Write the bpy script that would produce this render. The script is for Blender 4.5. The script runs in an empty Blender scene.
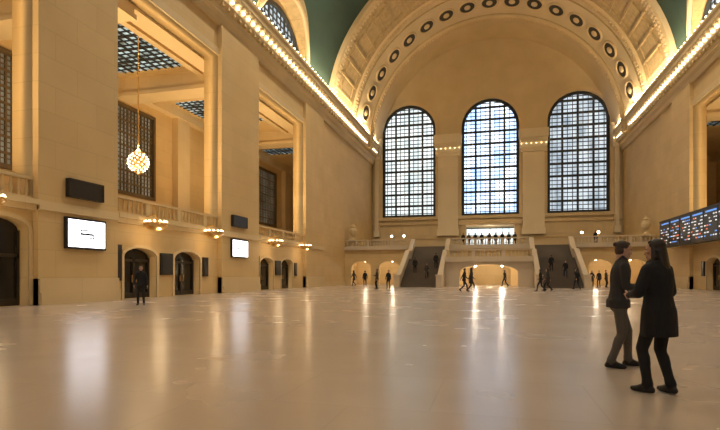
import bpy, bmesh, math, random
import numpy as np
from mathutils import Vector, Matrix
random.seed(7)
D = bpy.data
SC = bpy.context.scene
SC.view_settings.view_transform = 'Standard'
COL = SC.collection

# ------------------------------------------------------------ materials
def mat(name, color, rough=0.6, metal=0.0, emit=None, es=0.0, spec=0.5):
    m = D.materials.new(name); m.use_nodes = True
    b = m.node_tree.nodes['Principled BSDF']
    b.inputs['Base Color'].default_value = (*color, 1)
    b.inputs['Roughness'].default_value = rough
    b.inputs['Metallic'].default_value = metal
    b.inputs['Specular IOR Level'].default_value = spec
    if emit:
        b.inputs['Emission Color'].default_value = (*emit, 1)
        b.inputs['Emission Strength'].default_value = es
    return m

def stone(name, c1, c2, bw=2.4, bh=1.2, mortar=0.8, rough=0.65, floor=False, scale=0.35):
    m = mat(name, c1, rough); nt = m.node_tree; N = nt.nodes; L = nt.links
    b = N['Principled BSDF']
    tc = N.new('ShaderNodeTexCoord')
    sep = N.new('ShaderNodeSeparateXYZ'); L.new(tc.outputs['Object'], sep.inputs[0])
    cmb = N.new('ShaderNodeCombineXYZ')
    if floor:
        L.new(sep.outputs[0], cmb.inputs[0]); L.new(sep.outputs[1], cmb.inputs[1])
    else:
        ad = N.new('ShaderNodeMath'); ad.operation = 'ADD'
        L.new(sep.outputs[0], ad.inputs[0]); L.new(sep.outputs[1], ad.inputs[1])
        L.new(ad.outputs[0], cmb.inputs[0]); L.new(sep.outputs[2], cmb.inputs[1])
    br = N.new('ShaderNodeTexBrick'); L.new(cmb.outputs[0], br.inputs['Vector'])
    br.inputs['Scale'].default_value = 1.0
    br.inputs['Brick Width'].default_value = bw
    br.inputs['Row Height'].default_value = bh
    br.inputs['Mortar Size'].default_value = 0.012
    br.inputs['Color1'].default_value = (1, 1, 1, 1)
    br.inputs['Color2'].default_value = (.97, .96, .95, 1) if floor else (0.95, 0.94, 0.92, 1)
    br.inputs['Mortar'].default_value = (mortar, mortar, mortar, 1)
    ns = N.new('ShaderNodeTexNoise'); L.new(tc.outputs['Object'], ns.inputs['Vector'])
    ns.inputs['Scale'].default_value = scale; ns.inputs['Detail'].default_value = 4 if floor else 8
    cr = N.new('ShaderNodeValToRGB'); L.new(ns.outputs['Fac'], cr.inputs[0])
    cr.color_ramp.elements[0].position = 0.3; cr.color_ramp.elements[0].color = (*c2, 1)
    cr.color_ramp.elements[1].position = 0.7; cr.color_ramp.elements[1].color = (*c1, 1)
    mx = N.new('ShaderNodeMix'); mx.data_type = 'RGBA'; mx.blend_type = 'MULTIPLY'
    mx.inputs[0].default_value = 1.0
    L.new(cr.outputs[0], mx.inputs[6]); L.new(br.outputs[0], mx.inputs[7])
    L.new(mx.outputs[2], b.inputs['Base Color'])
    if floor:
        n2 = N.new('ShaderNodeTexNoise'); L.new(tc.outputs['Object'], n2.inputs['Vector'])
        n2.inputs['Scale'].default_value = .5; n2.inputs['Detail'].default_value = 3
        mr = N.new('ShaderNodeMapRange'); L.new(n2.outputs['Fac'], mr.inputs[0])
        mr.inputs[1].default_value = .3; mr.inputs[2].default_value = .7
        mr.inputs[3].default_value = rough - .03; mr.inputs[4].default_value = rough + .04
        L.new(mr.outputs[0], b.inputs['Roughness'])
        b.inputs['Specular IOR Level'].default_value = .55
    return m

def glass_emit(name, c1, c2, s, scale=0.6):
    m = D.materials.new(name); m.use_nodes = True
    nt = m.node_tree; N = nt.nodes; L = nt.links
    b = N['Principled BSDF']; b.inputs['Base Color'].default_value = (.2, .25, .3, 1)
    b.inputs['Roughness'].default_value = .2
    tc = N.new('ShaderNodeTexCoord'); ns = N.new('ShaderNodeTexNoise')
    mp = N.new('ShaderNodeMapping'); mp.inputs['Scale'].default_value = (1, 1, .5)
    L.new(tc.outputs['Object'], mp.inputs[0]); L.new(mp.outputs[0], ns.inputs['Vector'])
    ns.inputs['Scale'].default_value = scale; ns.inputs['Detail'].default_value = 3
    cr = N.new('ShaderNodeValToRGB'); L.new(ns.outputs['Fac'], cr.inputs[0])
    cr.color_ramp.elements[0].position = .38; cr.color_ramp.elements[0].color = (*c1, 1)
    cr.color_ramp.elements[1].position = .62; cr.color_ramp.elements[1].color = (*c2, 1)
    L.new(cr.outputs[0], b.inputs['Emission Color']); b.inputs['Emission Strength'].default_value = s
    return m

M_WALL = stone('caen_stone', (.70, .52, .265), (.62, .45, .22))
M_TYMP = stone('plaster_cream', (.69, .56, .35), (.61, .49, .29), 40, 40, .97)
M_TRIM = stone('trim_stone', (.73, .58, .35), (.65, .51, .29), 3, 9, .85)
M_ORN = stone('ornament_stone', (.56, .42, .22), (.44, .33, .16), 1.2, .6, .7, scale=2.0)
M_CAP = stone('lit_capital_stone', (.80, .70, .51), (.74, .64, .45), 9, 9, .9)  # lighter colour brightens capitals and piers in place of a lamp
M_GOLD = mat('gilded_plaster', (.60, .44, .21), .5, .1)
M_FLOOR = stone('tennessee_marble', (.555, .465, .385), (.50, .41, .335), 1.6, 1.6, .93, rough=.25, floor=True, scale=.4)
M_STEP = stone('stair_marble', (.68, .58, .44), (.60, .51, .38), 2, 9, .9, rough=.4)
M_TREAD = stone('shaded_stair_tread', (.18, .145, .11), (.13, .11, .085), 2, 9, .9, rough=.5)  # shade on the steps put into a darker stair colour
M_TEAL = stone('celestial_ceiling', (.034, .072, .052), (.026, .056, .041), 90, 90, 1, rough=.8)
M_BRONZE = mat('dark_bronze', (.06, .05, .04), .45, .6)
M_IRON = mat('window_iron', (.035, .04, .045), .6, .2)
M_LATT = mat('bronze_lattice', (.16, .115, .06), .5, .4)
M_BRASS = mat('brass', (.75, .5, .2), .3, .9)
M_BLACK = mat('black_panel', (.012, .012, .014), .35)
M_DOOR = mat('door_glass_dark', (.02, .018, .015), .15)
M_BULB = mat('bulb', (1, .9, .7), .4, emit=(1, .76, .42), es=5)
M_BULBH = mat('chandelier_bulb', (1, .9, .7), .4, emit=(1, .80, .50), es=3.0)
M_BULBC = mat('cornice_bulb', (1, .9, .7), .4, emit=(1, .84, .58), es=8)
M_GLOBE = mat('globe_lamp_glass', (1, .95, .85), .3, emit=(1, .86, .62), es=12)
M_SIGN = mat('sign_lightbox', (.9, .9, .9), .4, emit=(.93, .92, 1), es=5)
M_TXW = mat('led_white', (.8, .8, .8), .4, emit=(.8, .85, .9), es=.8)
M_TXB = mat('led_blue', (.1, .3, .9), .4, emit=(.12, .35, .9), es=.9)
M_TXR = mat('led_red', (.9, .1, .1), .4, emit=(1, .25, .1), es=.9)
G_BLUE = glass_emit('daylit_glass_blue', (.38, .60, 1.0), (.86, .95, 1), 2.3, .7)
G_WHITE = glass_emit('daylit_glass_pale', (.62, .72, .74), (.92, .96, .94), 1.35, .6)
G_GREY = glass_emit('daylit_glass_grey', (.34, .43, .52), (.72, .82, .90), 1.0, .6)
G_NEAR = glass_emit('daylit_glass_overcast', (.7, .8, .9), (.9, .95, 1), 2.6, .6)
G_DIM = glass_emit('dim_office_glass', (.12, .09, .055), (.36, .31, .21), .45, .8)
G_SKY = glass_emit('skylight_glass', (.05, .07, .07), (.60, .76, .74), .9, .9)

# ------------------------------------------------------------ mesh helpers
class MB:
    def __init__(s): s.v = []; s.f = []; s.m = []
    def add(s, vs, fs, m=0):
        o = len(s.v); s.v += [tuple(p) for p in vs]
        for f in fs: s.f.append(tuple(i + o for i in f)); s.m.append(m)
    def box(s, x0, x1, y0, y1, z0, z1, m=0):
        if x0 > x1: x0, x1 = x1, x0
        s.add([(x0,y0,z0),(x1,y0,z0),(x1,y1,z0),(x0,y1,z0),(x0,y0,z1),(x1,y0,z1),(x1,y1,z1),(x0,y1,z1)],
              [(0,3,2,1),(4,5,6,7),(0,1,5,4),(1,2,6,5),(2,3,7,6),(3,0,4,7)], m)
    def prism(s, pts, a, b, mp, m=0):
        n = len(pts)
        vs = [mp(p[0], p[1], a) for p in pts] + [mp(p[0], p[1], b) for p in pts]
        fs = [tuple(range(n))[::-1], tuple(range(n, 2*n))] + [(i, (i+1) % n, n+(i+1) % n, n+i) for i in range(n)]
        s.add(vs, fs, m)
    def lathe(s, prof, c, seg=8, m=0, axis=Vector((0,0,1))):
        q = Vector((0,0,1)).rotation_difference(axis.normalized()); c = Vector(c)
        vs = []
        for r, z in prof:
            for k in range(seg):
                a = 2*math.pi*k/seg
                vs.append(c + q @ Vector((r*math.cos(a), r*math.sin(a), z)))
        fs = []
        for i in range(len(prof)-1):
            for k in range(seg):
                fs.append((i*seg+k, i*seg+(k+1) % seg, (i+1)*seg+(k+1) % seg, (i+1)*seg+k))
        fs.append(tuple(range(seg))[::-1]); o = (len(prof)-1)*seg; fs.append(tuple(range(o, o+seg)))
        s.add(vs, fs, m)
    def sphere(s, c, r, seg=8, m=0, sx=1, sy=1, sz=1, rings=5):
        prof = []
        for i in range(rings+1):
            a = -math.pi/2 + math.pi*i/rings
            prof.append((max(r*math.cos(a), r*.02), r*math.sin(a)))
        vs = []
        for rr, z in prof:
            for k in range(seg):
                a = 2*math.pi*k/seg
                vs.append((c[0]+rr*math.cos(a)*sx, c[1]+rr*math.sin(a)*sy, c[2]+z*sz))
        fs = []
        for i in range(rings):
            for k in range(seg):
                fs.append((i*seg+k, i*seg+(k+1) % seg, (i+1)*seg+(k+1) % seg, (i+1)*seg+k))
        fs.append(tuple(range(seg))[::-1]); o = rings*seg; fs.append(tuple(range(o, o+seg)))
        s.add(vs, fs, m)
    def tube(s, pts, r, seg=6, m=0):
        rings = []
        for i, p in enumerate(pts):
            p = Vector(p); a = Vector(pts[max(i-1, 0)]); b = Vector(pts[min(i+1, len(pts)-1)])
            t = (b-a).normalized(); up = Vector((0,0,1)) if abs(t.z) < .9 else Vector((1,0,0))
            n = t.cross(up).normalized(); bn = t.cross(n)
            rings.append([p + (n*math.cos(2*math.pi*k/seg) + bn*math.sin(2*math.pi*k/seg))*r for k in range(seg)])
        vs = [v for rr in rings for v in rr]; fs = []
        for i in range(len(rings)-1):
            for k in range(seg):
                fs.append((i*seg+k, i*seg+(k+1) % seg, (i+1)*seg+(k+1) % seg, (i+1)*seg+k))
        fs.append(tuple(range(seg))[::-1]); o = (len(rings)-1)*seg; fs.append(tuple(range(o, o+seg)))
        s.add(vs, fs, m)
    def obj(s, name, mats, smooth=False, parent=None, fix=True):
        me = D.meshes.new(name); me.from_pydata(s.v, [], s.f)
        for m in mats: me.materials.append(m)
        me.polygons.foreach_set('material_index', s.m)
        if fix:
            bm = bmesh.new(); bm.from_mesh(me); bmesh.ops.recalc_face_normals(bm, faces=bm.faces[:]); bm.to_mesh(me); bm.free()
        if smooth: me.polygons.foreach_set('use_smooth', [True]*len(me.polygons))
        me.update()
        o = D.objects.new(name, me); COL.objects.link(o)
        if parent: o.parent = parent
        return o

def empty(name, loc=(0,0,0), rz=0):
    e = D.objects.new(name, None); e.location = loc; e.rotation_euler = (0, 0, rz); e.empty_display_size = .2
    COL.objects.link(e); return e

def plate(name, outer, holes, w0, w1, mp, mats, parent=None):
    cu = D.curves.new('tmp', 'CURVE'); cu.dimensions = '2D'; cu.fill_mode = 'BOTH'; cu.extrude = .5
    for loop in [outer] + holes:
        sp = cu.splines.new('POLY'); sp.points.add(len(loop)-1)
        for i, p in enumerate(loop): sp.points[i].co = (p[0], p[1], 0, 1)
        sp.use_cyclic_u = True
    co = D.objects.new('tmp', cu); COL.objects.link(co)
    dg = bpy.context.evaluated_depsgraph_get(); dg.update()
    me = D.meshes.new_from_object(co.evaluated_get(dg)); D.objects.remove(co); D.curves.remove(cu)
    for v in me.vertices:
        w = w0 + (v.co.z + .5)*(w1-w0); v.co = mp(v.co.x, v.co.y, w)
    bm = bmesh.new(); bm.from_mesh(me); bmesh.ops.remove_doubles(bm, verts=bm.verts[:], dist=.0005)
    bmesh.ops.recalc_face_normals(bm, faces=bm.faces[:]); bm.to_mesh(me); bm.free()
    me.materials.clear()
    for m in mats: me.materials.append(m)
    me.name = name
    o = D.objects.new(name, me); COL.objects.link(o)
    if parent: o.parent = parent
    return o

def archpts(x0, x1, z0, zs, rise, n=18):
    c = (x0+x1)/2; r = (x1-x0)/2
    pts = [(x0, z0), (x1, z0)]
    for i in range(n+1):
        a = math.pi*i/n; pts.append((c+r*math.cos(a), zs+rise*math.sin(a)))
    return pts
rect = lambda a, b, c, d: [(a, c), (b, c), (b, d), (a, d)]

F_MAP = lambda yy: (lambda u, v, w: Vector((u, yy+w, v)))
S_MAP = lambda sg, xx: (lambda u, v, w: Vector((sg*(xx+w), u, v)))

# ------------------------------------------------------------ dimensions
HW = 18.5; YF = 80.0; YN = -12.0; ZC = 20.2; WT = 1.1
LB = [(-9.8, 1.0), (6.2, 17.3), (22.0, 32.3), (38.2, 49.0)]
RB = [(-6, 5.0), (10.2, 21.3), (26.0, 36.3), (42.2, 53.3)]

b = MB(); b.box(-32, 32, YN-1, YF+6, -.3, 0); b.obj('floor', [M_FLOOR])

# ------------------------------------------------------------ side walls
wid = [0]; did = [0]
def grille(mb, mp, x0, x1, z0, zs, rise, nv, dz, m=0, th=.06, thick_every=3):
    c = (x0+x1)/2; r = (x1-x0)/2
    def top(x):
        t = max(0, 1-((x-c)/r)**2); return zs + rise*math.sqrt(t)
    for i in range(1, nv):
        x = x0+(x1-x0)*i/nv; t = th*2.6 if i % thick_every == 0 else th*.8
        mb.prism(rect(x-t/2, x+t/2, z0, top(x)), -.12, .0, mp, m)
    k = 1; z = z0+dz
    ztop = zs+rise
    while z < ztop-.15:
        h = r if z <= zs else r*math.sqrt(max(0, 1-((z-zs)/rise)**2)) if rise > 0 else r
        t = th*3.0 if k % 3 == 0 else th
        mb.prism(rect(c-h, c+h, z-t/2, z+t/2), -.10, -.0, mp, m)
        z += dz; k += 1

def arch_window(x0, x1, z0, zs, rise, mp, glass, nv=9, dz=.75, th=.07, fr=.3, te=3, iron=None):
    wid[0] += 1
    mb = MB()
    pts = archpts(x0, x1, z0, zs, rise) if rise > 0 else rect(x0, x1, z0, zs)
    mb.prism(pts, .02, .08, mp, 1)
    grille(mb, mp, x0, x1, z0, zs, rise, nv, dz, 0, th, te)
    inn = archpts(x0+fr, x1-fr, z0+fr, zs, max(rise-fr, 0)) if rise > 0 else rect(x0+fr, x1-fr, z0+fr, zs-fr)
    n = len(pts)
    for i in range(n):
        j = (i+1) % n
        q = [pts[i], pts[j], inn[j], inn[i]]
        if abs(pts[i][0]-pts[j][0])+abs(pts[i][1]-pts[j][1]) < 1e-4: continue
        mb.prism(q, -.3, .0, mp, 0)
    return mb.obj('window_%d' % wid[0], [iron or M_IRON, glass])

def side_wall(sg, bays, nm):
    mp = S_MAP(sg, HW)
    holes = []; arches = []
    for (a, c) in bays:
        holes.append(rect(a, c, 4.5, 17.0))
        for (p, q, h) in [(a+.8, a+3.5, 2.8), (a+5.2, a+8.0, 2.8)]:
            arches.append((p, q, h))
    if sg < 0: arches.append((14.6, 17.1, 3.7))
    for (p, q, h) in arches: holes.append(archpts(p, q, .001, h-.5, .5, 10))
    plate('wall_'+nm, rect(YN, YF+.5, -.05, 20.6), holes, 0, WT, mp, [M_WALL])
    for (p, q, h) in arches:
        did[0] += 1; mb = MB()
        mb.prism(archpts(p, q, 0.01, h-.5, .5, 10), .56, .62, mp, 1)
        for x in (p+.05, (p+q)/2, q-.05):
            mb.prism(rect(x-.06, x+.06, .01, h-.5), .46, .57, mp, 0)
        mb.prism(rect(p, q, 2.05, 2.2), .46, .57, mp, 0)
        mb.prism(rect(p, q, .01, .3), .48, .57, mp, 0)
        for x in ((p+q)/2-.18, (p+q)/2+.14): mb.prism(rect(x, x+.04, .9, 1.3), .40, .47, mp, 2)
        mb.obj('door_%d' % did[0], [M_BRONZE, M_DOOR, M_BRASS])
    mb = MB()
    for (p, q, h) in arches:
        o = archpts(p-.18, q+.18, 0, h-.5, .68, 12); i_ = archpts(p, q, 0, h-.5, .5, 12)
        for k in range(1, len(o)-1):
            mb.prism([o[k], o[k+1], i_[k+1], i_[k]], -.06, .02, mp, 0)
        mb.prism([o[-1], o[0], i_[0], i_[-1]], -.06, .02, mp, 0)
    for (a, c) in bays:
        mb.prism(rect(a, c, 4.05, 4.3), -.25, .05, mp); mb.prism(rect(a, c, 4.3, 4.52), -.45, .05, mp)
        mb.prism(rect(a, c, 17.0, 17.5), -.12, .02, mp)
    mb.obj('trim_arcade_'+nm, [M_TRIM])
    # piers
    mb = MB()
    edges = []
    ends = [YN] + [e for ab in bays for e in ab] + [bays[-1][1]+5.7 if sg < 0 else bays[-1][1]+4.9]
    for k in range(0, len(ends), 2):
        a, c = ends[k], ends[k+1]
        mb.prism(rect(a, c, 0, 19.3), -.32, .02, mp, 0)
        mb.prism(rect(a, c, 0, .55), -.50, .0, mp, 1)
        mb.prism(rect(a, c, .55, 1.15), -.42, .0, mp, 1)
        mb.prism(rect(a, c, 4.1, 4.5), -.42, .0, mp, 1)
        edges.append((a, c))
    a = edges[-1][1]
    mb.prism(rect(a, YF, 0, .5), -.15, .0, mp, 1)
    mb.obj('wall_piers_'+nm, [M_WALL, M_TRIM])
    # main cornice
    mb = MB()
    prof = [(0.02, 19.1), (-.25, 19.1), (-.35, 19.5), (-.6, 19.7), (-.6, 20.1), (-.95, 20.45), (-.95, 20.9), (-1.35, 21.2), (-1.35, 21.55), (-1.5, 21.7), (-1.5, 21.95), (1.0, 21.95), (1.0, 20.55), (.02, 20.55)]
    n = len(prof)
    vs = [mp(YN, z, w) for (w, z) in prof] + [mp(YF, z, w) for (w, z) in prof]
    mb.add(vs, [tuple(range(n)), tuple(range(n, 2*n))] + [(i, (i+1) % n, n+(i+1) % n, n+i) for i in range(n)], 0)
    y = YN+.3
    while y < YF-1.2:
        mb.prism(rect(y, y+.32, 20.12, 20.42), -.88, -.58, mp, 1)
        mb.prism(rect(y, y+.4, 20.92, 21.18), -1.3, -.9, mp, 0)
        y += .8
    mb.obj('cornice_'+nm, [M_TRIM, M_GOLD])
    mb = MB(); y = YN+.5
    while y < YF-1.6:
        p = mp(y, 20.72, -1.08); mb.sphere(p, .13, 6, 0, rings=4)
        p = mp(y+.4, 22.08, -1.35); mb.sphere(p, .12, 6, 0, rings=4)
        y += .8
    mb.obj('cornice_light_bulbs_'+nm, [M_BULBC], smooth=True)
    # gallery
    mb = MB()
    mb.prism(rect(YN, YF, 3.9, 4.45), WT, 11.6, mp)
    mb.obj('gallery_floor_'+nm, [M_STEP])
    wins = [(8, 14), (21, 27.6), (33.8, 40.8), (59.5, 68)] if sg < 0 else [(12, 18), (25, 31), (38, 44.5), (64, 70)]
    plate('wall_gallery_'+nm, rect(YN, YF, 0, 18.6), [rect(p, q, 8.2, 16.0) for p, q in wins], 11.6, 12.0, mp, [M_WALL])
    for p, q in wins:
        arch_window(p, q, 8.2, 16.0, 0, S_MAP(sg, HW+11.8), G_DIM, 16, .36, .055, .28, 4, M_LATT)
    sky = [(3, 9.5), (16.0, 22.6), (27.8, 35.0), (42, 49.5), (57, 64)]
    S0, S1 = 4.3, 10.6
    plate('ceiling_gallery_'+nm, [(YN, WT), (YF, WT), (YF, 11.6), (YN, 11.6)],
          [[(p, S0), (q, S0), (q, S1), (p, S1)] for p, q in sky], 17.7, 18.3, lambda u, v, w: Vector((sg*(HW+v), u, w)), [M_WALL])
    for i, (p, q) in enumerate(sky):
        mb = MB(); X = lambda v: sg*(HW+v)
        mb.box(X(S0), X(S1), p, q, 17.86, 17.9, 1)
        for k in range(1, 12): 
            yy = p+(q-p)*k/12; t = .12 if k % 3 == 0 else .04
            mb.box(X(S0), X(S1), yy-t, yy+t, 17.76, 17.85, 0)
        for k in range(1, 10):
            v = S0+(S1-S0)*k/10; t = .1 if k % 2 == 0 else .04
            mb.box(X(v-t), X(v+t), p, q, 17.76, 17.84, 0)
        mb.obj('skylight' if (i == 0 and sg < 0) else 'skylight.%03d' % (i+(5 if sg > 0 else 0)), [M_IRON, G_SKY])
    mb = MB()
    ys = ([-5, 11.5, 24.2, 36.6, 54] if sg < 0 else [-4, 11.5, 25.2, 39.5, 55])
    pil = ([-5, 4, 17.5, 30.8, 44.5, 50.5, 56.5, 71] if sg < 0 else [-4, 8, 21.5, 34.5, 48, 58, 73])
    for yc in ys:
        mb.prism(rect(yc-.8, yc+.8, 16.5, 17.7), WT, 11.6, mp)
        mb.prism(rect(yc-1.0, yc+1.0, 16.2, 16.5), WT, 11.6, mp)
    for yc in pil:
        mb.prism(rect(yc-1.0, yc+1.0, 4.45, 16.8), 11.0, 11.6, mp)
        mb.prism(rect(yc-1.3, yc+1.3, 4.45, 5.2), 10.8, 11.6, mp)
    for k in range(len(ys)):
        y0 = ys[k]+.8; y1 = (ys[k+1]-.8) if k+1 < len(ys) else YF-.1
        for (v0, v1) in [(WT, 2.4), (10.8, 11.6)]:
            mb.prism(rect(y0, y1, 16.8, 17.7), v0, v1, mp)
        mb.prism(rect(y0, y1, 17.3, 17.7), 3.4, 3.9, mp)
    mb.obj('trim_gallery_beams_'+nm, [M_TRIM])
    mb = MB(); mb.prism(rect(YF-.4, YF, 4.45, 17.7), WT, 11.6, mp); mb.prism(rect(YN, YN+.4, 0, 17.7), WT, 11.6, mp)
    mb.obj('wall_gallery_end_'+nm, [M_WALL])
    mb = MB()
    for (a, c) in bays:
        balus(mb, lambda t, w, z: Vector((sg*(HW+w), t, z)), a+.01, c-.01, 4.52, 5.5, .1)
    mb.obj('balustrade_'+nm, [M_TRIM])

def balus(mb, mp, a, c, z0, z1, w, gap=.36):
    h = z1-z0
    mb.prism(rect(a, c, z0, z0+.14*h), w-.14, w+.14, lambda u, v, ww: mp(u, ww, v))
    mb.prism(rect(a, c, z1-.13*h, z1), w-.17, w+.17, lambda u, v, ww: mp(u, ww, v))
    n = int((c-a)/gap)
    for i in range(n):
        t = a+(i+.5)*(c-a)/n
        if i % 8 == 7:
            mb.prism(rect(t-.16, t+.16, z0, z1), w-.13, w+.13, lambda u, v, ww: mp(u, ww, v)); continue
        p = mp(t, w, z0+.14*h)
        H = .73*h
        mb.lathe([(.07, 0), (.045, .1*H), (.09, .35*H), (.05, .72*H), (.035, .85*H), (.07, H)], p, 6, 0)

side_wall(-1, LB, 'left'); side_wall(1, RB, 'right')

# ------------------------------------------------------------ end walls
def end_wall(yy, dr, nm):
    mp = (lambda u, v, w: Vector((u, yy+dr*w, v)))
    holes = []; cs = [-12.6, 0, 12.6]
    for c in cs: holes.append(archpts(c-4.3, c+4.3, 10.5, 24.2, 4.3, 28))
    if dr > 0: holes.append(rect(-3.6, 3.6, 4.95, 9.0))
    plate('wall_'+nm, rect(-19.5, 19.5, -.05, 40), holes, 0, 1.2, mp, [M_TYMP])
    gl = [G_WHITE, G_BLUE, G_GREY] if dr > 0 else [G_NEAR]*3
    for c, g in zip(cs, gl):
        arch_window(c-4.3, c+4.3, 10.5, 24.2, 4.3, (lambda u, v, w: Vector((u, yy+dr*(w+.7), v))), g, 12, .62, .115, .42, 3)
    mb = MB()
    for c in cs:
        o = archpts(c-4.75, c+4.75, 10.5, 24.2, 4.75, 28); i_ = archpts(c-4.3, c+4.3, 10.5, 24.2, 4.3, 28)
        for k in range(1, len(o)-1): mb.prism([o[k], o[k+1], i_[k+1], i_[k]], -.16, .02, mp)
        mb.prism([o[-1], o[0], i_[0], i_[-1]], -.16, .02, mp)
        mb.prism(rect(c-4.9, c+4.9, 10.0, 10.5), -.45, .02, mp)
    for (a, c) in [(-8.4, -4.2), (4.2, 8.4), (-18.5, -16.8), (16.8, 18.5)]:
        mb.prism(rect(a+.55, c-.55, 7.4, 20.2), -.75, .02, mp, 1)
        mb.prism(rect(a+.4, c-.4, 7.4, 8.4), -.9, .02, mp, 1)
        for (z0, z1, d) in [(19.7, 20.3, .95), (20.3, 21.0, 1.1), (21.0, 21.7, 1.35), (21.7, 22.6, 1.6), (22.6, 23.0, 1.45)]:
            e = max(0, (22-z0)*.12)
            mb.prism(rect(a+e, c-e, z0, z1), -d, .02, mp, 1)
        x = a+.1
        while x < c-.3:
            mb.prism(rect(x, x+.28, 21.1, 21.55), -1.55, -1.3, mp, 1); x += .56
    mb.prism(rect(-18.5, 18.5, 9.3, 9.7), -.3, .02, mp); mb.prism(rect(-18.5, 18.5, 7.0, 7.3), -.2, .02, mp)
    for (a, c) in [(-18.4, -4.3), (4.3, 18.4)]:
        n = 6
        for k in range(n):
            x0 = a+(c-a)*k/n+.25; x1 = a+(c-a)*(k+1)/n-.25
            mb.prism(rect(x0, x1, 7.6, 9.0), -.08, .02, mp)
    if dr > 0:
        mb.prism(rect(-4.3, -3.6, 4.9, 9.3), -.35, .02, mp); mb.prism(rect(3.6, 4.3, 4.9, 9.3), -.35, .02, mp)
        mb.prism(rect(-4.6, 4.6, 9.0, 9.8), -.6, .02, mp)
    mb.obj('trim_'+nm, [M_TRIM, M_CAP])
    mb = MB()
    for (a, c) in [(-8.4, -4.2), (4.2, 8.4), (-17.9, -16.8), (16.8, 17.9)]:
        x = a+.35
        while x < c-.1:
            mb.sphere(mp(x, 20.85, -1.22), .075, 6, 0, rings=4); x += .7
    mb.obj('capital_light_bulbs_'+nm, [M_BULB], smooth=True)
end_wall(YF, 1, 'far'); end_wall(YN, -1, 'near')

mb = MB(); mb.box(-5, 5, YF+1.2, YF+5.5, 4.5, 4.9); mb.box(-5, 5, YF+1.2, YF+5.5, 9.2, 9.5)
mb.box(-5, -4.7, YF+1.2, YF+5.5, 4.9, 9.2); mb.box(4.7, 5, YF+1.2, YF+5.5, 4.9, 9.2); mb.box(-5, 5, YF+5.2, YF+5.6, 4.9, 9.2)
mb.obj('wall_alcove', [M_TYMP])
arch_window(-3.9, 3.9, 5.2, 9.0, 0, F_MAP(YF+5.0), G_WHITE, 8, 1.3, .06, .15, 4)

# ------------------------------------------------------------ end arch (revolved)
def arch_rev(name, prof, mats, ms, a0=0, a1=180, n=90):
    mb = MB()
    vs = []
    for k in range(n+1):
        a = math.radians(a0+(a1-a0)*k/n)
        for (y, r) in prof: vs.append((-r*math.cos(a), y, ZC+r*math.sin(a)))
    P = len(prof)
    mb.v = vs
    for k in range(n):
        for i in range(P-1):
            mb.f.append((k*P+i, k*P+i+1, (k+1)*P+i+1, (k+1)*P+i)); mb.m.append(ms[i])
    return mb.obj(name, mats, fix=False)
prof = [(56.6, 18.9), (56.6, 18.0), (57.3, 17.85), (57.9, 18.0), (58.3, 18.35), (65.2, 18.1), (65.4, 17.85), (66.0, 17.75), (66.4, 17.95), (67.0, 18.15), (72.8, 17.2), (73.0, 17.0), (73.7, 16.95), (74.2, 17.5), (80.05, 17.3)]
ms =   [0, 0, 0, 0, 1, 0, 0, 0, 0, 2, 0, 0, 0, 2]
arch_rev('trim_end_arch', prof, [M_TRIM, M_ORN, M_TYMP], ms)
mb = MB()
def polar(y, r, adeg): 
    a = math.radians(adeg); return Vector((-r*math.cos(a), y, ZC+r*math.sin(a)))
for k in range(0, 120):
    a = k*1.5+.3
    for (y0, y1, r0, r1, da) in [(57.0, 57.7, 17.75, 18.1, .7), (65.5, 66.0, 17.65, 17.9, .7), (73.1, 73.6, 16.85, 17.05, .7)]:
        c = [polar(y, r, aa) for y in (y0, y1) for r in (r0, r1) for aa in (a, a+da)]
        mb.add(c, [(0,1,3,2),(4,6,7,5),(0,4,5,1),(2,3,7,6),(0,2,6,4),(1,5,7,3)], 0)
    if k % 4 == 0:
        c = [polar(y, r, aa) for y, rr in ((59.2, 0), (64.6, -.17)) for r in (18.18+rr, 18.4+rr) for aa in (a, a+.8)]
        mb.add(c, [(0,1,3,2),(4,6,7,5),(0,4,5,1),(2,3,7,6),(0,2,6,4),(1,5,7,3)], 1)
for (yy, rr) in [(60.0, 18.25), (63.8, 18.12), (67.3, 18.05), (72.4, 17.25)]:
    mb.tube([polar(yy, rr, 2*i) for i in range(91)], .1, 5, 1)
mb.obj('trim_arch_ornament', [M_TRIM, M_ORN])
mb = MB()
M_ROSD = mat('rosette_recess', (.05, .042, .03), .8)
for k in range(19):
    ad = 4.5+k*9.5
    c = polar(69.9, 17.66, ad); a = math.radians(ad)
    nrm = (Vector((math.cos(a), -.17, -math.sin(a)))).normalized()
    mb.lathe([(1.25, -.02), (1.25, .12), (1.12, .2), (1.0, .14), (.98, .06)], c, 20, 0, nrm)
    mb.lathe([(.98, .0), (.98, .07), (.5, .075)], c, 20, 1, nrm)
    mb.lathe([(.42, .05), (.42, .16), (.24, .24), (.04, .26)], c, 12, 0, nrm)
mb.obj('arch_rosettes', [M_TRIM, M_ROSD])

# ------------------------------------------------------------ vault with lunettes
LC = [-5, 11.4, 27.2, 43.9]; RC = [-1, 15.5, 31.2, 47.6]
LA = 6.4; R = 18.5
ys = set([YN, 56.8]); 
y = YN
while y < 56.8: ys.add(round(y, 3)); y += .7
for c in LC+RC:
    for i in range(25):
        yy = c - LA*math.cos(math.pi*i/24)
        if YN < yy < 56.8: ys.add(round(yy, 4))
ys = sorted(ys)
def hh(y, cs):
    for c in cs:
        d = abs(y-c)
        if d < LA: return 20.5+math.sqrt(LA*LA-d*d), True
    return 20.5, False
mb = MB(); NS = 52; cols = []
for y in ys:
    h1, i1 = hh(y, LC); h2, i2 = hh(y, RC)
    p0 = math.asin((h1-ZC)/R); p1 = math.pi-math.asin((h2-ZC)/R)
    cols.append((i1, i2)); 
    for k in range(NS+1):
        p = p0+(p1-p0)*k/NS; mb.v.append((-R*math.cos(p), y, ZC+R*math.sin(p)))
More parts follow.
